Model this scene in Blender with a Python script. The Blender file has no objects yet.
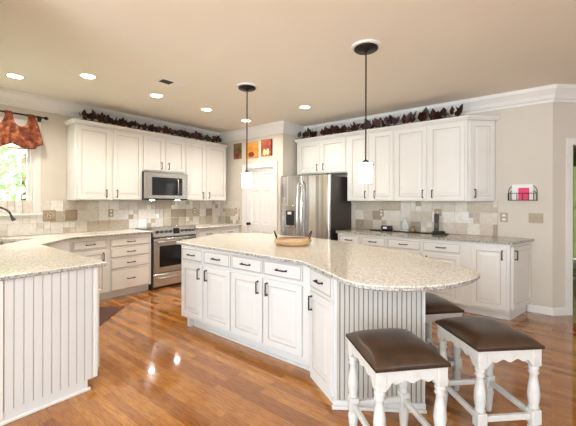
import bpy, bmesh, math, random
from mathutils import Vector, Matrix
C = bpy.context.scene.collection
PI = math.pi
random.seed(7)

# ------------------------------------------------------------------ camera, world, lights, exposure
cam_d = bpy.data.cameras.new('camera'); cam = bpy.data.objects.new('camera', cam_d); C.objects.link(cam)
YAW = math.radians(38.468); FPX = 331.87
cam.matrix_world = (Matrix.Translation((0, 0, 1.37)) @ Matrix.Rotation(YAW - PI/2, 4, 'Z') @
                    Matrix.Rotation(PI/2, 4, 'X') @ Matrix.Rotation(math.radians(.127), 4, 'Z'))
cam_d.sensor_fit = 'HORIZONTAL'; cam_d.sensor_width = 36; cam_d.lens = FPX/576*36
cam_d.shift_y = -(213 - 201.166)/576
cam_d.clip_start = .02
bpy.context.scene.camera = cam

W = bpy.data.worlds.new('world'); bpy.context.scene.world = W; W.use_nodes = True
bg = W.node_tree.nodes['Background']; bg.inputs[0].default_value = (.88, .945, 1, 1); bg.inputs[1].default_value = .98

def area(name, loc, aim, sx, sy, power, col):
    d = bpy.data.lights.new(name, 'AREA'); d.shape = 'RECTANGLE'; d.size = sx; d.size_y = sy
    d.energy = power; d.color = col
    o = bpy.data.objects.new(name, d); C.objects.link(o); o.location = loc
    o.rotation_euler = (Vector(aim) - Vector(loc)).to_track_quat('-Z', 'Y').to_euler()
    return o
sd = bpy.data.lights.new('sun', 'SUN'); sd.energy = 14.0; sd.angle = .02; sd.color = (1, .96, .88)
so = bpy.data.objects.new('sun', sd); C.objects.link(so)
so.rotation_euler = (Vector((.5, .5, -1))).to_track_quat('-Z', 'Y').to_euler()
area('sky_light_sink_window', (.97, 6.6, 3.6), (.97, 5.0, 1.2), 2.2, 1.2, 700, (.86, .95, 1))
area('fill_light_left', (-2.6, .6, 1.6), (5.1, .8, 1.7), 3.2, 2.2, 105, (.80, .91, 1))  # added fill from the left of the camera, no known source there
area('fill_light_rear', (.0, -3.6, 1.6), (4.6, 1.6, 1.7), 3.0, 2.0, 30, (.82, .92, 1))  # second added fill, from behind the camera, source made up

vs = bpy.context.scene.view_settings
vs.view_transform = 'Standard'; vs.look = 'None'; vs.gamma = 1; vs.use_curve_mapping = False; vs.exposure = .84

# ------------------------------------------------------------------ materials
def mat(name, col, rough=.5, metal=0, **k):
    m = bpy.data.materials.new(name); m.use_nodes = True
    b = m.node_tree.nodes['Principled BSDF']
    b.inputs['Base Color'].default_value = (*col, 1); b.inputs['Roughness'].default_value = rough
    b.inputs['Metallic'].default_value = metal
    for kk, v in k.items():
        b.inputs[kk.replace('_', ' ')].default_value = v
    return m
def nodes(m): return m.node_tree.nodes, m.node_tree.links, m.node_tree.nodes['Principled BSDF']
def ramp(m, stops, src, interp='LINEAR'):
    n, l, b = nodes(m); r = n.new('ShaderNodeValToRGB'); e = r.color_ramp; e.interpolation = interp
    while len(e.elements) < len(stops): e.elements.new(.5)
    for el, (p, c) in zip(e.elements, stops):
        el.position = p; el.color = (*c, 1)
    l.new(src, r.inputs[0]); return r
def coords(m, scale=(1, 1, 1), rot=(0, 0, 0)):
    n, l, b = nodes(m); t = n.new('ShaderNodeTexCoord'); mp = n.new('ShaderNodeMapping')
    mp.inputs['Scale'].default_value = scale; mp.inputs['Rotation'].default_value = rot
    l.new(t.outputs['Object'], mp.inputs[0]); return mp.outputs[0]
def noise(m, co, scale, detail=3, rough=.5):
    n, l, b = nodes(m); t = n.new('ShaderNodeTexNoise'); t.inputs['Scale'].default_value = scale
    t.inputs['Detail'].default_value = detail; t.inputs['Roughness'].default_value = rough
    l.new(co, t.inputs['Vector']); return t.outputs['Fac']
def mix(m, f, a, b_, mode='MIX'):
    n, l, b = nodes(m); x = n.new('ShaderNodeMix'); x.data_type = 'RGBA'; x.blend_type = mode
    for i, v in ((0, f), (6, a), (7, b_)):
        if hasattr(v, 'is_output'): l.new(v, x.inputs[i])
        elif isinstance(v, (int, float)): x.inputs[i].default_value = v
        else: x.inputs[i].default_value = (*v, 1)
    return x.outputs[2]
def bump(m, h, strength=.2, dist=.01):
    n, l, b = nodes(m); x = n.new('ShaderNodeBump'); x.inputs['Strength'].default_value = strength
    x.inputs['Distance'].default_value = dist; l.new(h, x.inputs['Height']); l.new(x.outputs[0], b.inputs['Normal'])
def paint(name, col, rough=.5, var=.04):
    m = mat(name, col, rough); co = coords(m); f = noise(m, co, 2.5, 2)
    r = ramp(m, [(.3, tuple(c*(1-var) for c in col)), (.7, tuple(min(1, c*(1+var)) for c in col))], f)
    n, l, b = nodes(m); l.new(r.outputs[0], b.inputs['Base Color'])
    bump(m, noise(m, co, 180, 2), .04, .002); return m
M = {}
M['wall'] = paint('wall_paint', (.66, .61, .53), .7, .015)
M['ceiling'] = paint('ceiling_paint', (.84, .80, .70), .8, .01)
M['trim'] = paint('trim_paint', (.80, .79, .765), .4, .02)
M['cab'] = paint('cabinet_paint', (.80, .79, .755), .38, .02)
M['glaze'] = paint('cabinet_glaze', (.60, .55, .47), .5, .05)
M['isl'] = paint('island_paint', (.69, .69, .68), .38, .02)
M['islgroove'] = paint('island_groove', (.47, .45, .415), .5, .04)  # panel grooves darker than the faces, to define the panels
M['bead'] = paint('beadboard_paint', (.70, .695, .68), .45, .02)
M['ibead'] = paint('shaded_beadboard_paint', (.52, .495, .45), .45, .03); M['ibeadgroove'] = paint('shaded_beadboard_groove', (.30, .28, .245), .5, .03)  # shade on the island end panel put into darker board and groove colours
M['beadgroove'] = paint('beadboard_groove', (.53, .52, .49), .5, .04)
M['bronze'] = mat('dark_bronze', (.022, .016, .013), .42, .6)
M['black'] = mat('black_plastic', (.012, .012, .013), .35)
M['blackglass'] = mat('black_glass', (.008, .008, .009), .06)
M['white'] = mat('white_plastic', (.82, .81, .78), .4)
M['almond'] = mat('almond_plate', (.40, .31, .20), .4)
M['chrome'] = mat('chrome', (.75, .75, .75), .12, 1)
M['ventshade'] = mat('vent_opening_shade', (.02, .02, .02), .7)
M['gunmetal'] = mat('dark_appliance_side', (.085, .075, .068), .35, .6)
def steel():
    m = mat('stainless_steel', (.5, .48, .45), .22, 1)
    co = coords(m, (9, 9, .15)); f = noise(m, co, 2, 3)
    r = ramp(m, [(.34, (.40, .385, .36)), (.5, (.56, .54, .51)), (.64, (.80, .78, .75))], f); n, l, b = nodes(m)  # vertical reflection streaks put into the base colour
    l.new(r.outputs[0], b.inputs['Base Color']); return m
M['steel'] = steel(); M['brushed'] = mat('brushed_steel', (.60, .58, .545), .27, 1)
def granite(name, light, mid, dark):
    m = mat(name, light, .12); co = coords(m); n, l, b = nodes(m)
    f1 = noise(m, co, 55, 4, .65); f2 = noise(m, co, 130, 3, .6); f3 = noise(m, co, 85, 3, .7)
    c1 = ramp(m, [(.38, mid), (.50, light), (.62, tuple(min(1, c*1.08) for c in light))], f1).outputs[0]
    g = ramp(m, [(.57, (0, 0, 0)), (.63, (1, 1, 1))], f2).outputs[0]
    c2 = mix(m, g, c1, tuple(c*.62 for c in mid))
    d = ramp(m, [(.62, (0, 0, 0)), (.665, (1, 1, 1))], f3).outputs[0]
    c3 = mix(m, d, c2, dark)
    l.new(c3, b.inputs['Base Color']); return m
M['granite'] = granite('cream_granite', (.86, .83, .755), (.64, .58, .48), (.17, .15, .13))
M['granite_edge'] = granite('shaded_granite_edge', (.50, .49, .46), (.19, .175, .16), (.03, .028, .026))  # same stone as the tops; shade on the edges put into a darker colour
M['granite_tan'] = granite('tan_granite', (.56, .48, .37), (.33, .26, .18), (.05, .04, .03))
def oak():
    m = mat('oak_floor', (.5, .27, .1), .14); n, l, b = nodes(m)
    co = coords(m, (1, 1, 1), (0, 0, PI/2))
    t = n.new('ShaderNodeTexBrick'); l.new(co, t.inputs['Vector'])
    t.inputs['Scale'].default_value = 1; t.inputs['Brick Width'].default_value = .82; t.inputs['Row Height'].default_value = .060
    t.inputs['Mortar Size'].default_value = .0012; t.inputs['Bias'].default_value = 0
    t.inputs['Color1'].default_value = (0, 0, 0, 1); t.inputs['Color2'].default_value = (1, 1, 1, 1); t.inputs['Mortar'].default_value = (.5, .5, .5, 1)
    t.offset = .37; t.offset_frequency = 2
    base = ramp(m, [(0, (.26, .085, .013)), (.35, (.40, .148, .025)), (.7, (.52, .22, .044)), (1, (.32, .108, .018))], t.outputs['Color']).outputs[0]
    cg = coords(m, (26, 2.2, 1)); g = noise(m, cg, 4, 5, .65)
    gr = ramp(m, [(.36, (.52, .43, .36)), (.56, (1.0, 1.0, 1.0))], g).outputs[0]
    c = mix(m, .8, base, gr, 'MULTIPLY')
    c = mix(m, t.outputs['Fac'], c, (.16, .07, .025))
    l.new(c, b.inputs['Base Color'])
    bump(m, noise(m, coords(m, (9, 1, 1)), 2.2, 2), .04, .01)
    b.inputs['Coat Weight'].default_value = .75; b.inputs['Specular IOR Level'].default_value = .25; b.inputs['Coat Roughness'].default_value = .055
    return m
M['oak'] = oak()
def tile_mat():
    m = mat('tumbled_travertine_tile', (.6, .52, .42), .45); n, l, b = nodes(m)
    a = n.new('ShaderNodeAttribute'); a.attribute_name = 'tone'
    r = ramp(m, [(0, (.86, .84, .80)), (.28, (.74, .69, .61)), (.5, (.52, .44, .34)), (.66, (.40, .345, .28)), (.82, (.34, .245, .15)), (1, (.60, .54, .46))], a.outputs['Fac'])
    f = noise(m, coords(m), 34, 4, .65); v = ramp(m, [(.3, (.80, .78, .75)), (.65, (1.05, 1.05, 1.05))], f).outputs[0]
    l.new(mix(m, .8, r.outputs[0], v, 'MULTIPLY'), b.inputs['Base Color'])
    bump(m, f, .15, .004); return m
M['tile'] = tile_mat()
M['grout'] = paint('grout', (.66, .61, .53), .8)
def leather():
    m = mat('brown_leather', (.07, .036, .02), .30); co = coords(m); n, l, b = nodes(m)
    r = ramp(m, [(.3, (.036, .018, .010)), (.7, (.075, .038, .020))], noise(m, co, 9, 4)); l.new(r.outputs[0], b.inputs['Base Color'])
    bump(m, noise(m, co, 120, 3), .12, .003); return m
M['leather'] = leather()
def distressed():
    m = mat('distressed_white_paint', (.74, .74, .70), .5); co = coords(m); n, l, b = nodes(m)
    r = ramp(m, [(.28, (.56, .52, .46)), (.42, (.62, .615, .585)), (.7, (.67, .67, .645))], noise(m, co, 22, 4, .6)); l.new(r.outputs[0], b.inputs['Base Color']); return m
M['stool'] = distressed()
def valance_mat():
    m = mat('rust_paisley_cloth', (.5, .14, .04), .8); co = coords(m); n, l, b = nodes(m)
    r = ramp(m, [(.36, (.06, .012, .008)), (.46, (.19, .036, .012)), (.55, (.27, .07, .020)), (.63, (.40, .18, .07))], noise(m, co, 17, 4, .6)); l.new(r.outputs[0], b.inputs['Base Color']); return m
M['valance'] = valance_mat()
def leafmat(name, stops):
    m = mat(name, stops[0], .5); n, l, b = nodes(m)
    r = ramp(m, [(.35, stops[0]), (.5, stops[1]), (.68, stops[2])], noise(m, coords(m), 7, 3)); l.new(r.outputs[0], b.inputs['Base Color']); return m
M['leaf'] = leafmat('dark_burgundy_leaf', [(.020, .009, .007), (.045, .014, .010), (.085, .026, .014)])
M['stem'] = mat('garland_stem', (.03, .017, .01), .7)
M['green'] = leafmat('garden_leaf', [(.22, .36, .16), (.36, .50, .26), (.60, .70, .48)])
M['bark'] = mat('bark', (.12, .08, .05), .9)
M['grass'] = paint('lawn', (.16, .30, .07), .9, .2)
def wood():
    m = mat('pale_carved_wood', (.5, .3, .14), .45); co = coords(m, (3, 14, 14)); n, l, b = nodes(m)
    r = ramp(m, [(.3, (.40, .22, .10)), (.7, (.66, .45, .25))], noise(m, co, 2, 4)); l.new(r.outputs[0], b.inputs['Base Color']); return m
M['wood'] = wood()
M['darkwood'] = mat('dark_wood', (.05, .028, .016), .4)
M['mat'] = paint('brown_mat', (.085, .035, .024), .9, .15)
M['glass'] = mat('clear_glass', (1, 1, 1), .02, 0, Transmission_Weight=1, IOR=1.1)
M['frost'] = mat('clear_ornament_glass', (.85, .92, .90), .15, 0, Transmission_Weight=.55)
M['pink'] = mat('pink_paper', (.80, .05, .16), .6)
M['paper'] = mat('white_paper', (.88, .89, .88), .6)
M['greenroom'] = paint('pale_green_paint', (.55, .60, .33), .7)
M['greencloth'] = paint('moss_green_cloth', (.20, .28, .05), .9, .15)
def emit(name, col, s):
    m = mat(name, col, .5); b = m.node_tree.nodes['Principled BSDF']
    b.inputs['Emission Color'].default_value = (*col, 1); b.inputs['Emission Strength'].default_value = s; return m
M['lamp'] = emit('lit_lamp_lens', (1, .93, .80), 9)
M['shade'] = emit('lit_frosted_glass', (1, .96, .88), 1.5)
M['led'] = mat('unlit_display', (.02, .025, .03), .1)

# ------------------------------------------------------------------ helpers
class MB:
    """collects shapes for ONE mesh"""
    def __init__(s): s.bm = bmesh.new(); s.T = Matrix.Identity(4); s.mi = 0
    def v(s, p): return s.bm.verts.new(s.T @ Vector(p))
    def f(s, vs, mi=None, smooth=False):
        try: fc = s.bm.faces.new(vs)
        except ValueError: return None
        fc.material_index = s.mi if mi is None else mi; fc.smooth = smooth; return fc
    def box(s, x0, y0, z0, x1, y1, z1, mi=None):
        P = [s.v(p) for p in ((x0, y0, z0), (x1, y0, z0), (x1, y1, z0), (x0, y1, z0), (x0, y0, z1), (x1, y0, z1), (x1, y1, z1), (x0, y1, z1))]
        for q in ((3, 2, 1, 0), (4, 5, 6, 7), (0, 1, 5, 4), (1, 2, 6, 5), (2, 3, 7, 6), (3, 0, 4, 7)): s.f([P[i] for i in q], mi)
        return s
    def rbox(s, x0, y0, z0, x1, y1, z1, r=.004, seg=1, mi=None):
        n0 = set(s.bm.verts); s.box(x0, y0, z0, x1, y1, z1, mi)
        nv = [v for v in s.bm.verts if v not in n0]
        ed = {e for v in nv for e in v.link_edges}
        bmesh.ops.bevel(s.bm, geom=list(ed), offset=r, segments=seg, profile=.5, affect='EDGES', clamp_overlap=True)
        return s
    def prism(s, poly, z0, z1, mi=None, side_mi=None):
        a = [s.v((x, y, z0)) for x, y in poly]; b = [s.v((x, y, z1)) for x, y in poly]; n = len(poly)
        s.f(a[::-1], mi); s.f(b, mi)
        for i in range(n): s.f([a[i], a[(i+1) % n], b[(i+1) % n], b[i]], mi if side_mi is None else side_mi)
        return s
    def loft(s, rings, mi=None, cap=True, smooth=True, closed=True):
        R = [[s.v(p) for p in r] for r in rings]; n = len(R[0])
        for a, b in zip(R, R[1:]):
            for i in range(n if closed else n-1): s.f([a[i], a[(i+1) % n], b[(i+1) % n], b[i]], mi, smooth)
        if cap: s.f(R[0][::-1], mi); s.f(R[-1], mi)
        return s
    def lathe(s, prof, cx=0, cy=0, z=0, seg=16, mi=None, smooth=True):
        rings = [[(cx + r*math.cos(2*PI*i/seg), cy + r*math.sin(2*PI*i/seg), z + h) for i in range(seg)] for r, h in prof]
        return s.loft(rings, mi, True, smooth)
    def tube(s, pts, r, seg=8, mi=None):
        pts = [Vector(p) for p in pts]; rings = []
        rr = r if isinstance(r, (list, tuple)) else [r]*len(pts)
        up = None
        for i, p in enumerate(pts):
            d = (pts[min(i+1, len(pts)-1)] - pts[max(i-1, 0)]).normalized()
            if up is None: up = Vector((0, 0, 1)) if abs(d.z) < .9 else Vector((1, 0, 0))
            u = d.cross(up).normalized(); w = u.cross(d).normalized(); up = w
            rings.append([p + (u*math.cos(2*PI*k/seg) + w*math.sin(2*PI*k/seg))*rr[i] for k in range(seg)])
        return s.loft(rings, mi)
    def ball(s, c, r, seg=10, mi=None, sc=(1, 1, 1)):
        rings = []
        for j in range(1, seg//2):
            t = PI*j/(seg//2)
            rings.append([(c[0]+r*sc[0]*math.sin(t)*math.cos(2*PI*i/seg), c[1]+r*sc[1]*math.sin(t)*math.sin(2*PI*i/seg), c[2]-r*sc[2]*math.cos(t)) for i in range(seg)])
        return s.loft(rings, mi)
    def build(s, name, mats, parent=None, loc=(0, 0, 0), rz=0, recalc=True):
        if recalc: bmesh.ops.recalc_face_normals(s.bm, faces=s.bm.faces)
        me = bpy.data.meshes.new(name); s.bm.to_mesh(me); s.bm.free()
        for m in (mats if isinstance(mats, (list, tuple)) else [mats]): me.materials.append(m)
        o = bpy.data.objects.new(name, me); C.objects.link(o); o.parent = parent; o.location = loc; o.rotation_euler = (0, 0, rz)
        return o
def tag(o, label=None, cat=None, group=None, kind=None):
    for k, v in (('label', label), ('category', cat), ('group', group), ('kind', kind)):
        if v: o[k] = v
    return o
def thing(name, label, cat, loc=(0, 0, 0), rz=0, group=None):
    o = bpy.data.objects.new(name, None); C.objects.link(o); o.location = loc; o.rotation_euler = (0, 0, rz); o.empty_display_size = .1
    return tag(o, label, cat, group)
def copy_tree(o, parent=None):
    c = o.copy(); C.objects.link(c); c.parent = parent
    for ch in list(o.children): copy_tree(ch, c)
    return c
def sweep(mb, path, prof, side=1, closed=False, mi=None):
    """profile of (distance into the room, z) swept along a plan path with mitred corners"""
    P = [Vector(p) for p in path]; n = len(P); rings = []
    for i in range(n):
        ds = []
        if i > 0 or closed: ds.append((P[i]-P[i-1]).normalized())
        if i < n-1 or closed: ds.append((P[(i+1) % n]-P[i]).normalized())
        ns = [Vector((d.y, -d.x))*side for d in ds]
        m = sum(ns, Vector((0, 0))).normalized(); k = 1/max(.3, m.dot(ns[0]))
        rings.append([(P[i].x + m.x*k*o, P[i].y + m.y*k*o, z) for o, z in prof])
    return mb.loft(rings, mi, True, False)
def catmull(pts, n=6):
    out = []
    for i in range(len(pts)-1):
        p0 = Vector(pts[max(i-1, 0)]); p1 = Vector(pts[i]); p2 = Vector(pts[i+1]); p3 = Vector(pts[min(i+2, len(pts)-1)])
        for k in range(n):
            t = k/n; out.append(.5*((2*p1)+(p2-p0)*t+(2*p0-5*p1+4*p2-p3)*t*t+(3*p1-p0-3*p2+p3)*t**3))
    out.append(Vector(pts[-1])); return out

# ------------------------------------------------------------------ setting
CZ = 2.76
def struct(o): return tag(o, kind='structure')
struct(MB().box(-4, -5, -.1, 9, 5.6, 0).build('floor', M['oak']))
struct(MB().box(-4, -5, CZ, 9, 5.6, CZ+.1).build('ceiling', M['ceiling']))
WX0, WX1, WZ0, WZ1 = .60, 1.335, 1.20, 2.33      # sink window opening
w = MB(); w.box(.355, 5.38, 0, WX0, 5.5, CZ); w.box(WX1, 5.38, 0, 4.51, 5.5, CZ); w.box(WX0, 5.38, 0, WX1, 5.5, WZ0); w.box(WX0, 5.38, WZ1, WX1, 5.5, CZ)
struct(w.build('wall_back', M['wall']))
struct(MB().box(.355, 2.64, 0, .455, 5.38, CZ).build('wall_left', M['wall']))
DY0, DY1, DZ = 3.905, 4.62, 1.99                  # pantry door opening (Y, height)
w = MB(); w.box(4.51, DY1, 0, 4.61, 5.5, CZ); w.box(4.51, 3.70, 0, 4.61, DY0, CZ); w.box(4.51, DY0, DZ, 4.61, DY1, CZ)
struct(w.build('wall_pantry_front', M['wall']))
struct(MB().box(4.61, 3.70, 0, 5.22, 3.80, CZ).build('wall_pantry_side', M['wall']))
struct(MB().prism([(5.12, -.01), (5.22, .03), (5.22, 3.70), (5.12, 3.70)], 0, CZ).build('wall_right', M['wall']))
k = math.sqrt(.5)
def d45(s, o=0): return (5.12 + s*k + o*k, -.01 - s*k + o*k)     # along / behind the angled wall
w = MB(); OP0, OP1, OPZ = .25, 1.2, 2.06
w.prism([d45(0), d45(OP0), d45(OP0, .11), d45(.046, .11)], 0, CZ); w.prism([d45(OP0), d45(OP1), d45(OP1, .11), d45(OP0, .11)], OPZ, CZ)
w.prism([d45(OP1), d45(3.0), d45(3.0, .11), d45(OP1, .11)], 0, CZ)
struct(w.build('wall_angled', M['wall']))
struct(MB().prism([d45(3.0), d45(3.0, .1), (3.6, -4.6), (-1.0, -4.6), (-1.0, -4.5), (3.5, -4.5)], 0, CZ).build('wall_rear_light_block', M['wall']))  # unseen wall added to block sky light from the rear and right
# room beyond the cased opening
w = MB(); w.box(7.7, -3.2, 0, 7.8, -1.0, CZ); w.box(7.7, .45, 0, 7.8, 3.0, CZ); w.box(7.7, -1.0, 0, 7.8, .45, .35); w.box(7.7, -1.0, 2.2, 7.8, .45, CZ)
struct(w.build('wall_breakfast', M['greenroom']))
struct(MB().box(5.3, 2.9, 0, 7.7, 3.0, CZ).build('wall_breakfast_side', M['greenroom']))
w = MB()
w.box(7.66, -1.06, .30, 7.70, .51, .35); w.box(7.66, -1.06, 2.2, 7.7, .51, 2.27); w.box(7.66, -1.07, .35, 7.7, -1.0, 2.2); w.box(7.66, .45, .35, 7.7, .52, 2.2); w.box(7.72, -.3, .35, 7.75, -.26, 2.2); w.box(7.72, -1, 1.25, 7.75, .45, 1.29)
ww = struct(w.build('window_2', M['trim'])); MB().box(7.735, -1.0, .35, 7.74, .45, 2.2).build('pane', M['glass'], ww)
# crown
crown = [(0, 2.575), (.012, 2.575), (.014, 2.60), (.03, 2.615), (.045, 2.655), (.075, 2.70), (.088, 2.715), (.09, 2.76), (0, 2.76)]
cr = MB(); sweep(cr, [(.455, 2.64), (.455, 5.38), (4.51, 5.38), (4.51, 3.70), (5.12, 3.70), (5.12, -.01), d45(3.0)], crown, 1)
struct(cr.build('trim_1', M['trim']))
base = [(0, 0), (.018, 0), (.018, .015), (.013, .075), (.006, .09), (0, .09)]
b = MB(); sweep(b, [(5.12, .235), (5.12, -.01), d45(OP0-.073)], base, 1); struct(b.build('baseboard_right', M['trim']))
b = MB(); sweep(b, [(4.51, 4.76), (4.51, 4.70)], base, 1); sweep(b, [(4.51, 3.82), (4.51, 3.70), (4.60, 3.70)], base, 1); struct(b.build('baseboard_pantry', M['trim']))
# casing of the angled opening
b = MB()
def casing45(s0, s1, z0, z1): b.prism([d45(s0), d45(s0, -.02), d45(s1, -.02), d45(s1)], z0, z1)
casing45(OP0-.073, OP0, 0, OPZ+.08); casing45(OP1, OP1+.08, 0, OPZ+.08); casing45(OP0, OP1, OPZ, OPZ+.08)
b.prism([d45(OP0, -.001), d45(OP0+.015, -.001), d45(OP0+.015, .111), d45(OP0, .111)], 0, OPZ)
struct(b.build('door_2', M['trim']))
# sink window
fr = MB()
fr.box(WX0-.085, 5.36, WZ0-.0, WX0, 5.38, WZ1+.085); fr.box(WX1, 5.36, WZ0, WX1+.085, 5.38, WZ1+.085); fr.box(WX0, 5.36, WZ1, WX1, 5.38, WZ1+.085)
fr.box(WX0, 5.38, WZ0, WX0+.02, 5.46, WZ1); fr.box(WX1-.02, 5.38, WZ0, WX1, 5.46, WZ1); fr.box(WX0, 5.38, WZ1-.02, WX1, 5.46, WZ1)
win = struct(fr.build('window_1', M['trim']))
MB().rbox(WX0-.10, 5.335, WZ0-.03, WX1+.10, 5.46, WZ0, .006).build('window_sill', M['trim'], win)
s_ = MB()
for (z0, z1) in ((WZ0, 1.765), (1.765, WZ1-.02)):
    s_.box(WX0+.02, 5.415, z0, WX0+.05, 5.45, z1); s_.box(WX1-.05, 5.415, z0, WX1-.02, 5.45, z1); s_.box(WX0+.05, 5.415, z0, WX1-.05, 5.45, z0+.035); s_.box(WX0+.05, 5.415, z1-.02, WX1-.05, 5.45, z1)
s_.build('sash', M['trim'], win)
mu = MB()
for z in (1.49, 2.05): mu.box(WX0+.05, 5.425, z-.009, WX1-.05, 5.44, z+.009)
mu.box(.958, 5.425, WZ0+.03, .976, 5.44, WZ1-.03)
mu.build('muntin_grid', M['trim'], win)
MB().box(WX0+.05, 5.431, WZ0+.03, WX1-.05, 5.434, WZ1-.03).build('pane', M['glass'], win)
# pantry door
dr = MB()
dr.box(4.49, DY1, 0, 4.51, DY1+.085, DZ+.085); dr.box(4.49, DY0-.085, 0, 4.51, DY0, DZ+.085); dr.box(4.49, DY0, DZ, 4.51, DY1, DZ+.085)
dr.box(4.51, DY1-.006, 0, 4.61, DY1, DZ); dr.box(4.51, DY0, 0, 4.61, DY0+.006, DZ); dr.box(4.51, DY0+.006, DZ-.006, 4.61, DY1-.006, DZ)
door = struct(dr.build('door_1', M['trim']))

def rects(mb, x0, z0, x1, z1, prof, glaze=()):
    """concentric rectangles (inset, y) -> raised or recessed panel, facing -y"""
    R = []
    for ins, y in prof:
        R.append([mb.v((x0+ins, y, z0+ins)), mb.v((x1-ins, y, z0+ins)), mb.v((x1-ins, y, z1-ins)), mb.v((x0+ins, y, z1-ins))])
    for j, (a, b_) in enumerate(zip(R, R[1:])):
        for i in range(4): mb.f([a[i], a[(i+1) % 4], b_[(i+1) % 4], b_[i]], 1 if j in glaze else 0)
    mb.f(R[-1], 0); mb.f(R[0][::-1], 0)
# leaf (6 panels): local x runs towards -Y
lf = MB(); lw = DY1-DY0-.02; lh = DZ-.016
xs = [0, .115, lw/2-.05, lw/2+.05, lw-.115, lw]; zs = [0, .22, .80, .93, 1.56, 1.65, 1.87, lh]
for i in range(5):
    for j in range(7):
        if i in (1, 3) and j in (1, 3, 5): rects(lf, xs[i], zs[j], xs[i+1], zs[j+1], [(0, .035), (0, 0), (.012, .012), (.03, .012), (.05, .004)])
        else: lf.box(xs[i], 0, zs[j], xs[i+1], .035, zs[j+1])
leaf = lf.build('door_leaf', M['trim'], door, (4.535, DY1-.01, .008), -PI/2)
kn = MB(); kn.T = Matrix.Rotation(PI/2, 4, 'X')
kn.lathe([(.028, 0), (.028, .006), (.011, .01), (.011, .035), (.024, .042), (.030, .055), (.024, .068), (.008, .073)], seg=14)
kn.build('door_knob', M['bronze'], leaf, (.065, 0, .93))

# ------------------------------------------------------------------ tile backsplash
def backsplash(label, loc, rz, L, z0, z1, seed, pale_to=-1, soft=False, group='tile backsplashes'):
    rnd = random.Random(seed); o = thing('tile_backsplash', label, 'backsplash', loc, rz, group)
    MB().box(0, -.006, z0, L, -.0015, z1).build('grout_bed', M['grout'], o)
    mb = MB(); tone = []; g = .003; s = .1535
    def t(x0, za, x1, zb, v):
        x1 = min(x1, L); zb = min(zb, z1)
        if x1-x0 < .02 or zb-za < .02: return
        mb.box(x0+g, -.014, za+g, x1-g, -.006, zb-g); tone.extend([v]*6)
    def pick(): return rnd.choice((0, .05, .15, .25, .3, .4, .5, .6, .75, .95) if not (pale[0] or soft) else (.1, .2, .3, .35, .4, .4, .48, .56, .7) if soft else (0, .03, .06, .12, .3))
    pale = [False]
    n = int(L/s)+1; r = int(math.ceil((z1-z0)/s - .1)); used = set()
    for j in range(r):
        for i in range(n):
            if (i, j) in used: continue
            x, z = i*s, z0 + j*s; kind = rnd.random(); pale[0] = x < pale_to
            if kind < .25:
                for a in (0, 1):
                    for b_ in (0, 1): t(x+a*s/2, z+b_*s/2, x+(a+1)*s/2, z+(b_+1)*s/2, pick())
            elif kind < .42 and i+1 < n and (i+1, j) not in used:
                used.add((i+1, j)); t(x, z, x+2*s, z+s, pick())
            else: t(x, z, x+s, z+s, pick())
    if z1-z0-r*s > .02:
        for i in range(n): t(i*s, z0+r*s, (i+1)*s, z1, pick())
    bmesh.ops.recalc_face_normals(mb.bm, faces=mb.bm.faces)
    ob = mb.build('tiles', M['tile'], o)
    at = ob.data.attributes.new('tone', 'FLOAT', 'FACE'); at.data.foreach_set('value', tone[:len(ob.data.polygons)])
    return o
backsplash('long tumbled stone backsplash behind the range and sink', (.457, 5.38, 0), 0, 4.05, .916, 1.374, 3, .95)  # tiles near the window paler: its glare is put into their tone
backsplash('short return of tumbled stone tile between range wall and pantry door', (4.51, 5.36, 0), -PI/2, .58, .916, 1.374, 5)
backsplash('tumbled stone backsplash behind the phone, right of the refrigerator', (5.12, 2.60, 0), -PI/2, 2.05, .916, 1.374, 11, -1, True)
# a strip of wall tile beside the window
# ------------------------------------------------------------------ cabinets
DOOR = [(0, 0), (0, -.019), (.003, -.022), (.052, -.022), (.060, -.013), (.080, -.013), (.105, -.019)]
DRAWER = [(0, 0), (0, -.017), (.004, -.020), (.016, -.022)]
def pull(parent, x, z, L, vert, proud=.022):
    mb = MB(); n = 9; pts = []
    for i in range(n):
        t = i/(n-1); a = (t-.5)*L*1.12; h = proud + .026
        pts.append((x, -h, z+a) if vert else (x+a, -h, z))
    mb.tube(pts, [.0045]+[.0062]*(n-2)+[.0045], 7)
    for e in (-.5, .5):
        mb.T = Matrix.Translation((x, -proud, z+e*L) if vert else (x+e*L, -proud, z)) @ Matrix.Rotation(PI/2, 4, 'X')
        mb.lathe([(.0095, 0), (.0095, .004), (.0055, .008), (.0055, .027)], seg=8)
    mb.build('handle', M['bronze'], parent)
def door_panel(parent, x0, x1, z0, z1, hx=None, hz=None, mats=None, loc=(0, 0, 0), rz=0, name='door'):
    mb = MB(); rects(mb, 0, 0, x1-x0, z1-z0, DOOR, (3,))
    c_, s_ = math.cos(rz), math.sin(rz)
    o = mb.build(name, mats, parent, (loc[0]+x0*c_, loc[1]+x0*s_, loc[2]+z0), rz)
    if hx is not None: pull(o, hx-x0, hz-z0, .10, True)
    return o
def drawer_front(parent, x0, x1, z0, z1, mats, loc=(0, 0, 0), rz=0, hl=.10, name='drawer'):
    mb = MB(); rects(mb, 0, 0, x1-x0, z1-z0, DRAWER, (2,))
    c_, s_ = math.cos(rz), math.sin(rz)
    o = mb.build(name, mats, parent, (loc[0]+x0*c_, loc[1]+x0*s_, loc[2]+z0), rz)
    pull(o, (x1-x0)/2, (z1-z0)/2, hl, False)
    return o
CAB = [M['cab'], M['glaze']]; ISL = [M['isl'], M['islgroove']]
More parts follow.
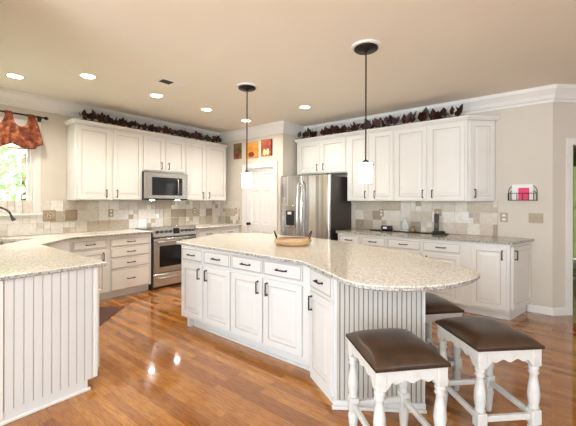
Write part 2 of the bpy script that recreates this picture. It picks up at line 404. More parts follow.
def cabinet(name, label, loc, rz, Wd, dep, z0, z1, doors=(), drawers=(), toe=0, group=None, cat='cabinet', body_x0=0):
    o = thing(name, label, cat, loc, rz, group)
    mb = MB(); mb.box(body_x0, 0, z0+toe, Wd, dep, z1)
    mb.build('body', M['cab'], o)
    if toe:
        MB().box(body_x0, .075, 0, Wd, .09, toe).build('toe_kick', M['cab'], o)
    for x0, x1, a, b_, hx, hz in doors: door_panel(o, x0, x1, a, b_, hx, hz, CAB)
    for x0, x1, a, b_ in drawers: drawer_front(o, x0, x1, a, b_, CAB)
    return o
UG = 'white wall cabinets above the range run'; UB, UT = 1.376, 2.43
YU = 5.08   # carcass front of the uppers on the back wall (doors stand 2 cm proud)
cabinet('wall_cabinet', 'two-door white wall cabinet next to the window', (1.725, YU, 0), 0, .936, .29, UB, UT,
        [(.03, .458, 1.388, 2.405, .405, 1.475), (.503, .94, 1.388, 2.405, .556, 1.475)], group=UG)
cabinet('wall_cabinet', 'short two-door white wall cabinet directly above the microwave', (2.663, YU, 0), 0, .79, .29, 1.845, UT,
        [(.029, .381, 1.868, 2.405, .332, 1.95), (.417, .769, 1.868, 2.405, .465, 1.95)], group=UG)
cabinet('wall_cabinet', 'two-door white wall cabinet between microwave and pantry wall', (3.455, YU, 0), 0, .955, .29, UB, UT,
        [(.018, .425, 1.388, 2.405, .378, 1.475), (.468, .925, 1.388, 2.405, .516, 1.475)], group=UG)
XU = 4.82
UG2 = 'white wall cabinets along the refrigerator wall'
cabinet('wall_cabinet', 'short two-door white wall cabinet above the refrigerator', (XU, 3.62, 0), -PI/2, 1.02, .29, 1.84, UT,
        [(.056, .495, 1.86, 2.39, .45, 1.955), (.53, .995, 1.86, 2.39, .575, 1.955)], group=UG2)
cabinet('wall_cabinet', 'tall two-door white wall cabinet right beside the refrigerator', (XU, 2.598, 0), -PI/2, .78, .29, UB, UT,
        [(.040, .366, 1.388, 2.405, .322, 1.475), (.434, .762, 1.388, 2.405, .478, 1.475)], group=UG2)
cabinet('wall_cabinet', 'tall two-door white wall cabinet above the phone', (XU, 1.816, 0), -PI/2, .956, .29, UB, UT,
        [(.02, .450, 1.388, 2.405, .405, 1.475), (.485, .93, 1.388, 2.405, .53, 1.475)], group=UG2)
# angled end cabinet
o = thing('wall_cabinet', 'narrow angled white end cabinet with a single door, by the mail rack', 'cabinet', (XU, .858, 0), 0, UG2)
MB().prism([(0, 0), (.295, 0), (.295, -.275), (.275, -.275)], UB, UT).build('body', M['cab'], o)
ang = math.atan2(-.275, .275)
door_panel(o, .03, .36, 1.388, 2.405, .085, 1.475, CAB, (0, 0, 0), ang)
# cabinet crown mouldings
ccr = [(0, 2.431), (.006, 2.431), (.012, 2.441), (.034, 2.462), (.038, 2.478), (0, 2.478)]
mb = MB(); sweep(mb, [(1.725, 5.375), (1.725, 5.058), (4.41, 5.058)], ccr, 1)
mb.box(1.725, 5.058, 2.4305, 4.41, 5.078, 2.445)
tag(mb.build('crown_molding', M['cab']), 'white crown molding along the top of the cabinets over the range', 'molding', 'cabinet crown moldings')
mb = MB(); sweep(mb, [(5.115, 3.62), (4.798, 3.62), (4.798, .85), (5.105, .55)], ccr, 1)
mb.box(4.798, .86, 2.4305, 4.818, 3.62, 2.445)
tag(mb.build('crown_molding', M['cab']), 'white crown molding along the top of the cabinets over the refrigerator', 'molding', 'cabinet crown moldings')

BG = 'white base cabinets along the range wall'; YB = 4.79; CT = .884
cabinet('base_cabinet', 'white base cabinet with one drawer over one door, left of the drawer stack', (1.585, YB, 0), 0, .458, .57, 0, CT,
        [(.022, .43, .115, .70, .385, .61)], [(.022, .43, .73, .845)], toe=.10, group=BG)
cabinet('base_cabinet', 'white base cabinet with a stack of four drawers left of the range', (2.043, YB, 0), 0, .625, .57, 0, CT,
        (), [(.028, .592, .727, .845), (.028, .592, .572, .715), (.028, .592, .415, .56), (.028, .592, .111, .403)], toe=.10, group=BG)
cabinet('base_cabinet', 'white base cabinet with two small drawers between range and pantry wall', (3.50, YB, 0), 0, 1.005, .57, 0, CT,
        [(.02, .47, .115, .70, .425, .61), (.505, .97, .115, .70, .55, .61)], [(.02, .47, .725, .848), (.505, .97, .725, .848)], toe=.10, group=BG)
# diagonal sink base
o = thing('base_cabinet', 'diagonal white corner cabinet under the sink', 'cabinet', (1.09, 4.245, 0), 0, BG)
pl = [(0, 0), (.493, .545), (.493, 1.115), (-.60, 1.115), (-.60, 0)]
MB().prism(pl, .10, .68).build('body', M['cab'], o)
da = math.atan2(.545, .493); dl = math.hypot(.493, .545)
fp = MB(); fp.T = Matrix.Rotation(da, 4, 'Z'); fp.box(0, 0, .68, dl, .015, CT); fp.build('front_rail', M['cab'], o)
q = MB(); q.T = Matrix.Rotation(da, 4, 'Z'); q.box(.09, .075, 0, dl-.08, .09, .10); q.build('toe_kick', M['cab'], o)
door_panel(o, .05, .36, .115, .70, .32, .60, CAB, (0, 0, 0), da); door_panel(o, .38, .69, .115, .70, .42, .60, CAB, (0, 0, 0), da)

def beadboard(mb, x0, x1, z0, z1, pitch, y=0, dep=.006, gw=.0075):
    pts = [(x0, y)]; x = x0 + pitch*.6
    while x < x1-.01:
        pts += [(x-gw/2, y), (x-gw*.2, y+dep), (x+gw*.2, y+dep), (x+gw/2, y)]; x += pitch
    pts.append((x1, y))
    lo = [mb.v((px, py, z0)) for px, py in pts]; hi = [mb.v((px, py, z1)) for px, py in pts]
    for i in range(len(pts)-1):
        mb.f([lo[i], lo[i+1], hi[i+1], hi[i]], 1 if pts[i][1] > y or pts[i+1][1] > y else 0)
    bl = [mb.v((x0, y+.014, z0)), mb.v((x1, y+.014, z0)), mb.v((x1, y+.014, z1)), mb.v((x0, y+.014, z1))]
    mb.f([bl[1], bl[0], bl[3], bl[2]], 0); mb.f(lo + [bl[1], bl[0]], 0); mb.f([bl[3], bl[2]] + hi[::-1], 0)
    mb.f([lo[0], hi[0], bl[3], bl[0]], 0); mb.f([lo[-1], bl[1], bl[2], hi[-1]], 0)
# left leg
o = cabinet('peninsula_cabinet', 'white cabinet run in the left foreground with a beadboard end panel', (1.055, 2.64, 0), PI/2, 1.60, .58, 0, CT,
            [(.03, .53, .115, .70, .49, .61), (.55, 1.05, .115, .70, .59, .61), (1.07, 1.57, .115, .70, 1.53, .61)],
            [(.03, .53, .725, .848), (.55, 1.05, .725, .848), (1.07, 1.57, .725, .848)], toe=.10)
mb = MB(); beadboard(mb, 0, .56, .075, .883, .050, 0, .004); mb.box(0, .002, .0, .50, .014, .075)
mb.build('beadboard_panel', [M['bead'], M['beadgroove']], o, (-.0145, .575, 0), -PI/2)
mb = MB(); mb.rbox(0, -.016, .0, .515, .0, .022, .004); mb.build('shoe_molding', M['cab'], o, (-.0145, .575, 0), -PI/2)
for a_ in ((.545, -.004, .08, .565, .014, .883), (0, -.004, .03, .025, 0, .883)): MB().box(*a_).build('corner_stile', M['cab'], o, (-.0145, .575, 0), -PI/2)

BG2 = 'white base cabinets along the refrigerator wall'; XB = 4.52
cabinet('base_cabinet', 'white base cabinet with two drawers right beside the refrigerator', (XB, 2.60, 0), -PI/2, .785, .585, 0, CT,
        [(.031, .368, .115, .70, .32, .61), (.40, .767, .115, .70, .45, .61)], [(.031, .368, .725, .85), (.40, .767, .725, .85)], toe=.10, group=BG2)
cabinet('base_cabinet', 'white base cabinet with two wide drawers below the phone', (XB, 1.814, 0), -PI/2, .975, .585, 0, CT,
        [(.015, .459, .115, .70, .415, .61), (.49, .94, .115, .70, .54, .61)], [(.015, .459, .725, .85), (.49, .94, .725, .85)], toe=.10, group=BG2)
cabinet('base_cabinet', 'white base cabinet with a single tall door at the right end of the counter', (XB, .838, 0), -PI/2, .467, .585, 0, CT,
        [(.082, .436, .13, .845, .395, .755)], (), toe=.10, group=BG2)
o = thing('base_cabinet', 'tapered white end cabinet with a narrow door beneath the mail rack', 'cabinet', (XB, .370, 0), 0, BG2)
MB().prism([(0, 0), (.597, 0), (.597, -.155)], .10, CT).build('body', M['cab'], o)
an2 = math.atan2(-.155, .597)
q = MB(); q.prism([(.078, 0), (.585, 0), (.585, -.12), (.095, -.004)], 0, .10); q.build('toe_kick', M['cab'], o)
door_panel(o, .04, .59, .13, .845, .085, .755, CAB, (0, 0, 0), an2)

# ------------------------------------------------------------------ worktops
def slab(name, label, poly, z0, z1, holes=None, m=None, em=None):
    mb = MB(); n = len(poly)
    rnd = random.Random(len(poly))
    def ring(ins, z):
        out = []
        for i in range(n):
            a = Vector(poly[i-1]); b_ = Vector(poly[i]); c_ = Vector(poly[(i+1) % n])
            d1 = (b_-a).normalized(); d2 = (c_-b_).normalized(); nn = (Vector((-d1.y, d1.x)) + Vector((-d2.y, d2.x)))
            nn = nn.normalized(); kk = 1/max(.5, nn.dot(Vector((-d1.y, d1.x))))
            out.append(mb.v((b_.x + nn.x*ins*kk, b_.y + nn.y*ins*kk, z)))
        return out
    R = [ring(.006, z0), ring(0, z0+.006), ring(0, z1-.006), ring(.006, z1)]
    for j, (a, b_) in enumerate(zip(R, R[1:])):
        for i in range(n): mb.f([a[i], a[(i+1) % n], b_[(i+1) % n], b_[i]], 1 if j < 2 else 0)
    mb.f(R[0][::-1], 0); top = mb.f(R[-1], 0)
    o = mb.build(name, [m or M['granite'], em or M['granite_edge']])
    return tag(o, label, 'countertop')
T0, T1 = .884, .914
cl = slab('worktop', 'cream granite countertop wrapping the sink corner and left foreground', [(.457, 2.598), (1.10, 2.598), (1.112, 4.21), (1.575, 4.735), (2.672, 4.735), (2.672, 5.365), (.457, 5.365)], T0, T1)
# sink cut-out (boolean with a cutter mesh, removed afterwards)
SD = Vector((.67, .742)); SN = Vector((-.742, .67)); SC = Vector((.885, 4.79))
def sinkpoly(a, b_, r=.04):
    out = []
    for sx, sy, a0 in ((1, 1, 0), (-1, 1, PI/2), (-1, -1, PI), (1, -1, 1.5*PI)):
        for q in range(5):
            t = a0 + q*PI/8; p = SC + SD*(sx*(a-r)+r*math.cos(t)) + SN*(sy*(b_-r)+r*math.sin(t)); out.append((p.x, p.y))
    return out
cut = MB().prism(sinkpoly(.29, .20), .8, 1.0).build('cutter', M['granite'])
bo = cl.modifiers.new('cut', 'BOOLEAN'); bo.object = cut; bo.operation = 'DIFFERENCE'; bo.solver = 'EXACT'
dg = bpy.context.evaluated_depsgraph_get(); me = bpy.data.meshes.new_from_object(cl.evaluated_get(dg)); cl.modifiers.clear(); cl.data = me
bpy.data.objects.remove(cut)
slab('worktop', 'cream granite countertop between the range and the pantry wall', [(3.498, 4.735), (4.494, 4.735), (4.494, 5.365), (3.498, 5.365)], T0, T1)
slab('worktop', 'tan granite countertop with the phone, right of the refrigerator', [(4.475, 2.608), (4.475, .345), (5.118, .17), (5.106, .55), (5.104, 2.608)][::-1], T0, T1, m=M['granite_tan'])
isl_out = [(2.14, 3.31), (2.05, 1.49)] + [tuple(p) for p in catmull([(1.80, 1.07), (1.712, .93), (1.692, .80), (1.762, .645), (1.885, .515), (2.08, .405), (2.33, .352), (2.50, .395), (2.70, .62), (3.04, 1.08), (3.26, 1.60), (3.40, 2.07), (3.43, 2.6)], 5)] + [(3.43, 3.2), (3.27, 3.52), (3.02, 3.62)]
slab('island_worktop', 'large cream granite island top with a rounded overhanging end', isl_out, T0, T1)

# ------------------------------------------------------------------ island
XI = 2.14
o = thing('kitchen_island', 'white kitchen island with raised-panel doors and a beadboard end', 'island', (2.5, 2.2, 0))
E = Vector((1.935, 1.135)); R_ = Vector((2.268, .655))
body = [(XI, 3.20), (XI, 1.475), tuple(E), tuple(R_), (2.70, 1.40), (2.95, 1.75), (2.95, 3.40)]
loc = lambda p: (p[0]-2.5, p[1]-2.2)
toe = [(XI+.08, 3.14), (XI+.08, 1.52), (E.x+.05, E.y+.02), (R_.x-.01, R_.y+.03), (2.66, 1.40), (2.90, 1.75), (2.90, 3.34)]
MB().prism([loc(p) for p in body], .105, T0).build('body', M['isl'], o)
MB().prism([loc(p) for p in toe], 0, .105).build('toe_kick', M['isl'], o)
mb = MB(); mb.rbox(XI+.062-2.5, 1.50-2.2, 0, XI+.08-2.5, 3.14-2.2, .022, .004); mb.build('shoe_molding', M['isl'], o)
mb = MB(); mb.box(XI+.03-2.5, 3.08-2.2, 0, XI+.075-2.5, 3.13-2.2, .105); mb.build('bracket_foot', M['isl'], o)

ox = (XI-2.5, 3.20-2.2, 0)
def iy(y): return 3.20 - y            # local x along the front
cols = [(3.163, 2.81), (2.78, 2.39), (2.364, 1.973), (1.954, 1.545)]
hs = [1, -1, 1, -1]
for (ya, yb), h in zip(cols, hs):
    x0, x1 = iy(ya), iy(yb); hx = x1-.045 if h > 0 else x0+.045
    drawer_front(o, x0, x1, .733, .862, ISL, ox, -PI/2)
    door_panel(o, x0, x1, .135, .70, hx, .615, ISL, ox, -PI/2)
# angled cabinet
P0 = Vector((XI, 1.475)); dv = E-P0; aa = math.atan2(dv.y, dv.x); al = dv.length
la = (P0.x-2.5, P0.y-2.2, 0)
drawer_front(o, .03, al-.010, .715, .862, ISL, la, aa, .09)
door_panel(o, .03, al-.010, .06, .685, .075, .60, ISL, la, aa)
q = MB(); q.T = Matrix.Translation((*loc(P0), 0)) @ Matrix.Rotation(aa, 4, 'Z'); q.box(.0, 0, 0, al, .03, .105); q.build('base_rail', M['isl'], o)
# beadboard end
dv = R_-E; ba = math.atan2(dv.y, dv.x); bl_ = dv.length
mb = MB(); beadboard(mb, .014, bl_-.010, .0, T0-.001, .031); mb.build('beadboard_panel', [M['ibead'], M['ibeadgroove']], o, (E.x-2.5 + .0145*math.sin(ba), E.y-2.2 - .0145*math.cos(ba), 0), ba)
for a_ in ((0, -.004, 0, .014, .0145, T0-.001), (bl_-.010, -.004, 0, bl_, .0145, T0-.001)): MB().box(*a_).build('corner_stile', M['isl'], o, (E.x-2.5 + .0145*math.sin(ba), E.y-2.2 - .0145*math.cos(ba), 0), ba)
mb = MB(); mb.rbox(-.02, -.03, 0, bl_+.005, -.0005, .02, .004); mb.rbox(-.012, -.016, .02, bl_+.003, -.0005, .055, .004)
mb.build('baseboard_strip', M['isl'], o, (E.x-2.5 + .0145*math.sin(ba), E.y-2.2 - .0145*math.cos(ba), 0), ba)

# ------------------------------------------------------------------ range, microwave, refrigerator
o = thing('range', 'stainless steel slide-in range with black glass oven door', 'range', (2.695, 4.775, 0)); RW = .79
MB().box(0, .03, .02, RW, .56, .905).build('body', M['gunmetal'], o)
mb = MB(); mb.rbox(.0, .02, .905, RW, .565, .925, .004); mb.build('cooktop', M['blackglass'], o)
mb = MB()
for cx_, cy_, r in ((.2, .17, .10), (.58, .17, .08), (.2, .4, .075), (.58, .4, .10)):
    mb.lathe([(r, .9252), (r, .926), (r-.004, .926), (r-.004, .9252)], cx_, cy_, 0, 24)
mb.build('burner_ring', mat('burner_mark', (.12, .12, .12), .3), o)
mb = MB()  # slanted control panel, full width
for (x0, x1) in ((0, RW),):
    a = [(x0, .02, .80), (x0, -.01, .81), (x0, .015, .955), (x0, .06, .962), (x0, .06, .80)]
    mb.loft([a, [(x1, y, z) for _, y, z in a]], smooth=False)
mb.build('control_panel', M['brushed'], o)
nrm = Vector((0, -.145, .025)).normalized(); tilt = Matrix.Rotation(PI/2 - math.atan2(.025, .145), 4, 'X')
for x in (.07, .145, .22, .295, .51, .585, .66, .73):
    mb = MB(); mb.T = Matrix.Translation((x, .003, .885)) @ tilt
    mb.lathe([(.024, 0), (.024, .006), (.021, .008), (.019, .032), (.015, .036)], seg=14); mb.box(-.003, -.018, .034, .003, .018, .040)
    mb.build('knob', M['gunmetal'], o)
mb = MB(); mb.T = Matrix.Translation((0, .003, .885)) @ tilt; mb.box(.345, -.045, 0, .46, .045, .003); mb.build('display', M['blackglass'], o)
mb = MB(); mb.rbox(.008, -.012, .245, RW-.008, .029, .785, .006); od = mb.build('oven_door', M['brushed'], o)
mb = MB(); mb.rbox(.10, -.016, .335, RW-.10, -.0125, .665, .002); mb.build('oven_window', M['blackglass'], od)
def barpull(parent, x0, x1, z, y, r, m, name='handle'):
    mb = MB(); mb.tube([(x0, y, z), (x1, y, z)], r, 10)
    for x in (x0+.03, x1-.03): mb.box(x-.009, y, z-.008, x+.009, -.0125, z+.008)
    return mb.build(name, m, parent)
barpull(od, .05, RW-.05, .735, -.055, .013, M['steel'])
mb = MB(); mb.rbox(.008, -.012, .035, RW-.008, .029, .232, .006); sd_ = mb.build('storage_drawer', M['brushed'], o)
barpull(sd_, .06, RW-.06, .175, -.045, .011, M['steel'])
mb = MB(); mb.box(.02, .05, 0, RW-.02, .5, .02); mb.build('plinth', M['black'], o)

MWY = 5.0
o = thing('microwave', 'stainless steel over-the-range microwave with a black window', 'microwave', (2.664, MWY, 1.385)); mw, mh = .782, .442
MB().box(0, .0, 0, mw, .37, mh).build('body', M['black'], o)
mb = MB(); mb.rbox(0, -.03, .02, mw, -.0005, mh, .006); d = mb.build('door', M['brushed'], o)
mb = MB(); mb.rbox(.12, -.034, .075, mw-.11, -.0302, mh-.075, .002); mb.build('window', M['blackglass'], d)
mb = MB(); mb.tube([(.575, -.034, .09), (.575, -.06, .11), (.575, -.06, mh-.11), (.575, -.034, mh-.09)], .009, 8); mb.build('handle', M['steel'], d)
mb = MB(); mb.box(.605, -.0355, .11, .665, -.0341, .30); mb.build('keypad', mat('keypad', (.03, .03, .032), .3), d)
mb = MB(); mb.box(.0, -.02, 0, mw, -.0005, .0195); mb.build('vent_grille', M['black'], o)
for x in (.166, .63):
    mb = MB(); mb.rbox(x-.035, .03, -.004, x+.035, .07, -.0002, .002); mb.build('task_light_lens', emit('lit_task_lens', (1, .97, .9), 40), o)
    d_ = bpy.data.lights.new('task_light', 'SPOT'); d_.energy = 4.5; d_.spot_size = math.radians(150); d_.spot_blend = .7; d_.color = (.95, .98, 1); d_.shadow_soft_size = .03
    l_ = bpy.data.objects.new('task_bulb', d_); C.objects.link(l_); l_.parent = o; l_.location = (x, .05, -.02)

o = thing('refrigerator', 'stainless steel side-by-side refrigerator with a dispenser in the left door', 'refrigerator', (4.36, 3.66, 0), -PI/2)
FWd = 1.0; FH = 1.785
MB().box(.012, .075, .03, FWd-.012, .735, FH-.015).build('body', M['gunmetal'], o)
def fdoor(x0, x1):
    mb = MB(); n = 10; fr_ = []; cx_ = (x0+x1)/2; hw = (x1-x0)/2
    pts = [(x0, .07)] + [(cx_ + hw*math.sin(PI*(t/n-.5))*1.0, .022 - .022*math.cos(PI*(t/n-.5))**.6*1.0) for t in range(n+1)] + [(x1, .07)]
    a = [(x, y, .06) for x, y in pts]; mb.loft([a, [(x, y, FH) for x, y in pts]], smooth=False)
    return mb.build('door', M['steel'], o)
dl_ = fdoor(.012, .468); dr_ = fdoor(.476, FWd-.012)
for dd, x in ((dl_, .432), (dr_, .512)):
    mb = MB(); sgn = 1 if x < .47 else -1
    pts = [(x, .012, .62)] + [(x, -.035 - .035*math.sin(PI*t/10), .66 + .98*t/10) for t in range(11)] + [(x, .012, 1.68)]
    mb.tube(pts, .014, 10); mb.build('handle', M['chrome'], dd)
mb = MB(); x0, x1, z0, z1 = .13, .36, .93, 1.30
mb.rbox(x0, -.012, z0, x1, .016, z1, .004); dp = mb.build('dispenser', M['steel'], dl_)
mb = MB(); mb.box(x0+.035, -.0145, z0+.04, x1-.02, -.0125, z1-.09); mb.build('dispenser_recess', M['black'], dp)
mb = MB(); mb.box(x0+.03, -.0145, z1-.08, x1-.03, -.0125, z1-.02); mb.build('dispenser_display', M['chrome'], dp)
mb = MB(); mb.box(x0+.08, -.03, z1-.15, x1-.08, -.0145, z1-.105); mb.build('dispenser_spout', M['white'], dp)
MB().box(.02, .05, 0, FWd-.02, .7, .03).build('base_grille', M['black'], o)
mb = MB()
for x in (.05, FWd-.05): mb.rbox(x-.03, .03, FH, x+.03, .13, FH+.018, .004)
mb.build('hinge_cover', M['gunmetal'], o)

# ------------------------------------------------------------------ sink, faucet
o = thing('sink', 'stainless undermount corner sink below the window', 'sink', (0, 0, 0))
mb = MB(); i0, i1 = sinkpoly(.285, .195), sinkpoly(.265, .175)
o_ = sinkpoly(.315, .225, .05)
rings = [[(x, y, .8835) for x, y in o_], [(x, y, .8835) for x, y in i0], [(x, y, .72) for x, y in i1]]
mb.loft(rings, cap=False, smooth=False); mb.f([mb.v((x, y, .72)) for x, y in i1], 0)
mb.build('basin', M['steel'], o, recalc=False)
mb = MB(); mb.lathe([(.045, .7205), (.045, .724), (.03, .724), (.01, .722)], SC.x, SC.y, 0, 16); mb.build('drain', M['chrome'], o)
o = thing('faucet', 'dark gooseneck faucet with pull-down head behind the sink', 'faucet', (.735, 5.0, T1))
fd = Vector((.295, -.19)).normalized()
mb = MB(); mb.lathe([(.030, 0), (.030, .008), (.022, .016), (.018, .07), (.014, .09)], seg=14); mb.build('base', M['gunmetal'], o)
pts = [(0, 0, .08), (0, 0, .26)] + [(fd.x*(.16-.16*math.cos(t)), fd.y*(.16-.16*math.cos(t)), .26+.125*math.sin(t)) for t in [PI*i/12 for i in range(1, 12)]] 
ex = pts[-1]
mb = MB(); mb.tube(pts, .0105, 10); mb.build('spout', M['gunmetal'], o)
mb = MB(); a = Vector(ex); mb.tube([a + Vector((-.002*fd.x, -.002*fd.y, .004)), a + Vector((.012*fd.x, .012*fd.y, -.03)), a+Vector((.028*fd.x, .028*fd.y, -.065))], [.012, .017, .021], 12); mb.build('spray_head', M['gunmetal'], o)
mb = MB(); mb.tube([(.016, -.005, .05), (.06, -.05, .075), (.15, -.14, .062)], [.010, .007, .006], 8); mb.build('lever', M['black'], o)

# ------------------------------------------------------------------ curtain rod and valance
o = thing('curtain_rod', 'dark curtain rod above the sink window', 'curtain rod', (.45, 5.30, 2.47))
mb = MB(); mb.tube([(.03, 0, 0), (.99, 0, 0)], .011, 10); mb.build('rod', M['bronze'], o)
for s0, x in ((1, .99),):
    mb = MB(); mb.ball((x+.022, 0, 0), .024, 12); mb.lathe([(.004, 0), (.014, .005), (.004, .012)], x+.045, 0, -.006, 8); mb.build('finial', M['bronze'], o)
for x in (.035, .955):
    mb = MB(); mb.box(x-.008, 0, -.03, x+.008, .0795, -.014); mb.box(x-.02, .07, -.045, x+.02, .0795, .03); mb.build('bracket', M['bronze'], o)
vx0, vx1 = .50, 1.37; tabs = [.555, .81, 1.065, 1.295]
mb = MB(); nx, nz = 160, 14; grid = []
def top_z(x):
    for a, b_ in zip(tabs, tabs[1:]):
        if a <= x <= b_:
            m_ = (a+b_)/2; hw = (b_-a)/2-.04; t = min(1, abs((x-m_)/hw)); return 2.455 - .145*math.sqrt(1-t**2.6)
    return 2.455 - .13*min(1, max(0, (tabs[0]-x if x < tabs[0] else x-tabs[-1])-.03)/.05)
def bot_z(x):
    t = ((x-vx0) % .29)/.29; return 2.085 - .055*math.sin(PI*t) + (.02 if x > 1.31 else 0)
rows = []
for i in range(nx+1):
    u = i/nx; x = vx0+(vx1-vx0)*u; zt, zb = top_z(x), bot_z(x); col = []
    for j in range(nz+1):
        t = j/nz; z = zt+(zb-zt)*t
        near = min(abs(x-tb) for tb in tabs)
        flare = 1 + .0*t
        y = 5.260 - .018*math.sin(x*62)*(.35+.65*t) - .012*math.exp(-(near/.05)**2)*(1-t)
        col.append(mb.v((x + .05*t*max(0, u-.5)*2, y, z)))
    rows.append(col)
for a, b_ in zip(rows, rows[1:]):
    for j in range(nz): mb.f([a[j], b_[j], b_[j+1], a[j+1]], 0, True)
vo = mb.build('window_valance', M['valance'])
so_ = vo.modifiers.new('thick', 'SOLIDIFY'); so_.thickness = .004
tag(vo, 'rust orange patterned tab-top valance hanging from the dark curtain rod', 'valance')
for tb in tabs:
    mb = MB(); rg = []
    for i in range(13):
        t = 2*PI*i/12; rg.append([(tb-.036, 5.30+.018*math.sin(t), 2.47+.021*math.cos(t)), (tb+.036, 5.30+.018*math.sin(t), 2.47+.021*math.cos(t))])
    mb.loft(rg, cap=False, closed=False); tt = mb.build('tab_loop', M['valance'], vo)

# ------------------------------------------------------------------ garlands
def leaf_at(mb, p, size, rnd, lean):
    d = Vector((rnd.uniform(-1, 1), rnd.uniform(-.6, .35), rnd.uniform(.0, 1) + lean)).normalized()
    s = d.cross(Vector((rnd.uniform(-1, 1), rnd.uniform(-1, 1), rnd.uniform(-1, 1)))).normalized(); n = d.cross(s)
    w = size*rnd.uniform(.22, .36); cu = rnd.uniform(-.3, .3)*size
    prof = [(0, .10), (.2, .7), (.45, 1), (.7, .75), (.88, .32), (1, .03)]
    L = []
    for t, ww in prof:
        c = Vector(p) + d*size*t + n*cu*t*t
        L.append([c - s*w*ww + n*.15*w*ww, c, c + s*w*ww + n*.15*w*ww])
    V = [[mb.v(q) for q in r] for r in L]
    for a, b_ in zip(V, V[1:]):
        mb.f([a[0], a[1], b_[1], b_[0]], 0, True); mb.f([a[1], a[2], b_[2], b_[1]], 0, True)
def garland(label, base, dirv, L, n, size, seed, zamp, clumps=0):
    rnd = random.Random(seed)
    o = thing('leaf_garland', label, 'garland', base, 0, 'leaf garlands on the cabinet tops')
    dv = Vector(dirv); pts = []
    for i in range(41):
        t = i/40; pts.append(tuple(dv*L*t + Vector((0, 0, .016 + .012*math.sin(t*23)))))
    mb = MB(); mb.tube(pts, .007, 6); mb.build('stem', M['stem'], o)
    mb = MB()
    for i in range(n):
        t = rnd.random() if not clumps else min(1, max(0, (rnd.randrange(clumps)+.5)/clumps + rnd.gauss(0, .25/clumps)))
        p = dv*L*t + Vector((rnd.uniform(-.02, .02), rnd.uniform(-.02, .02), rnd.uniform(.02, zamp)))
        leaf_at(mb, p, size*rnd.uniform(.6, 1.2), rnd, .25)
    mb.build('leaves', M['leaf'], o, recalc=False)
    return o
g1 = garland('dense dark leaf garland on top of the cabinets over the range', (1.80, 5.10, 2.478), (1, 0, 0), 2.52, 290, .105, 4, .07)
g2 = garland('loose dark red leaf garland on top of the cabinets over the refrigerator', (4.84, 3.58, 2.478), (0, -1, 0), 2.66, 190, .135, 9, .055, 13)

# ------------------------------------------------------------------ island bowl, stools
o = thing('dough_bowl', 'oblong pale wooden bowl with twisted dark handles on the island', 'bowl', (2.725, 2.10, T1), math.atan2(-.33, .27))
def oval(a, b_, z, n=28, wob=0): return [(a*math.cos(2*PI*i/n)*(1+wob*math.sin(3*i)), b_*math.sin(2*PI*i/n)*(1+wob*math.cos(2*i)), z) for i in range(n)]
mb = MB(); mb.loft([oval(.14, .085, 0), oval(.178, .115, .012), oval(.195, .13, .045, wob=.01), oval(.188, .124, .078, wob=.01), oval(.172, .108, .080), oval(.155, .095, .06), oval(.12, .06, .035)])
mb.build('bowl', M['wood'], o)
mb = MB(); mb.loft([oval(.160, .098, .068), oval(.152, .092, .075)]); mb.build('dark_lining', M['darkwood'], o)
for sx in (-1, 1):
    mb = MB(); pts = [(sx*(.165+.03*math.sin(PI*i/12)), -.075*math.cos(PI*i/12), .076+.072*math.sin(PI*i/12)) for i in range(13)]
    mb.tube(pts, .006, 7); mb.build('handle', M['bronze'], o)

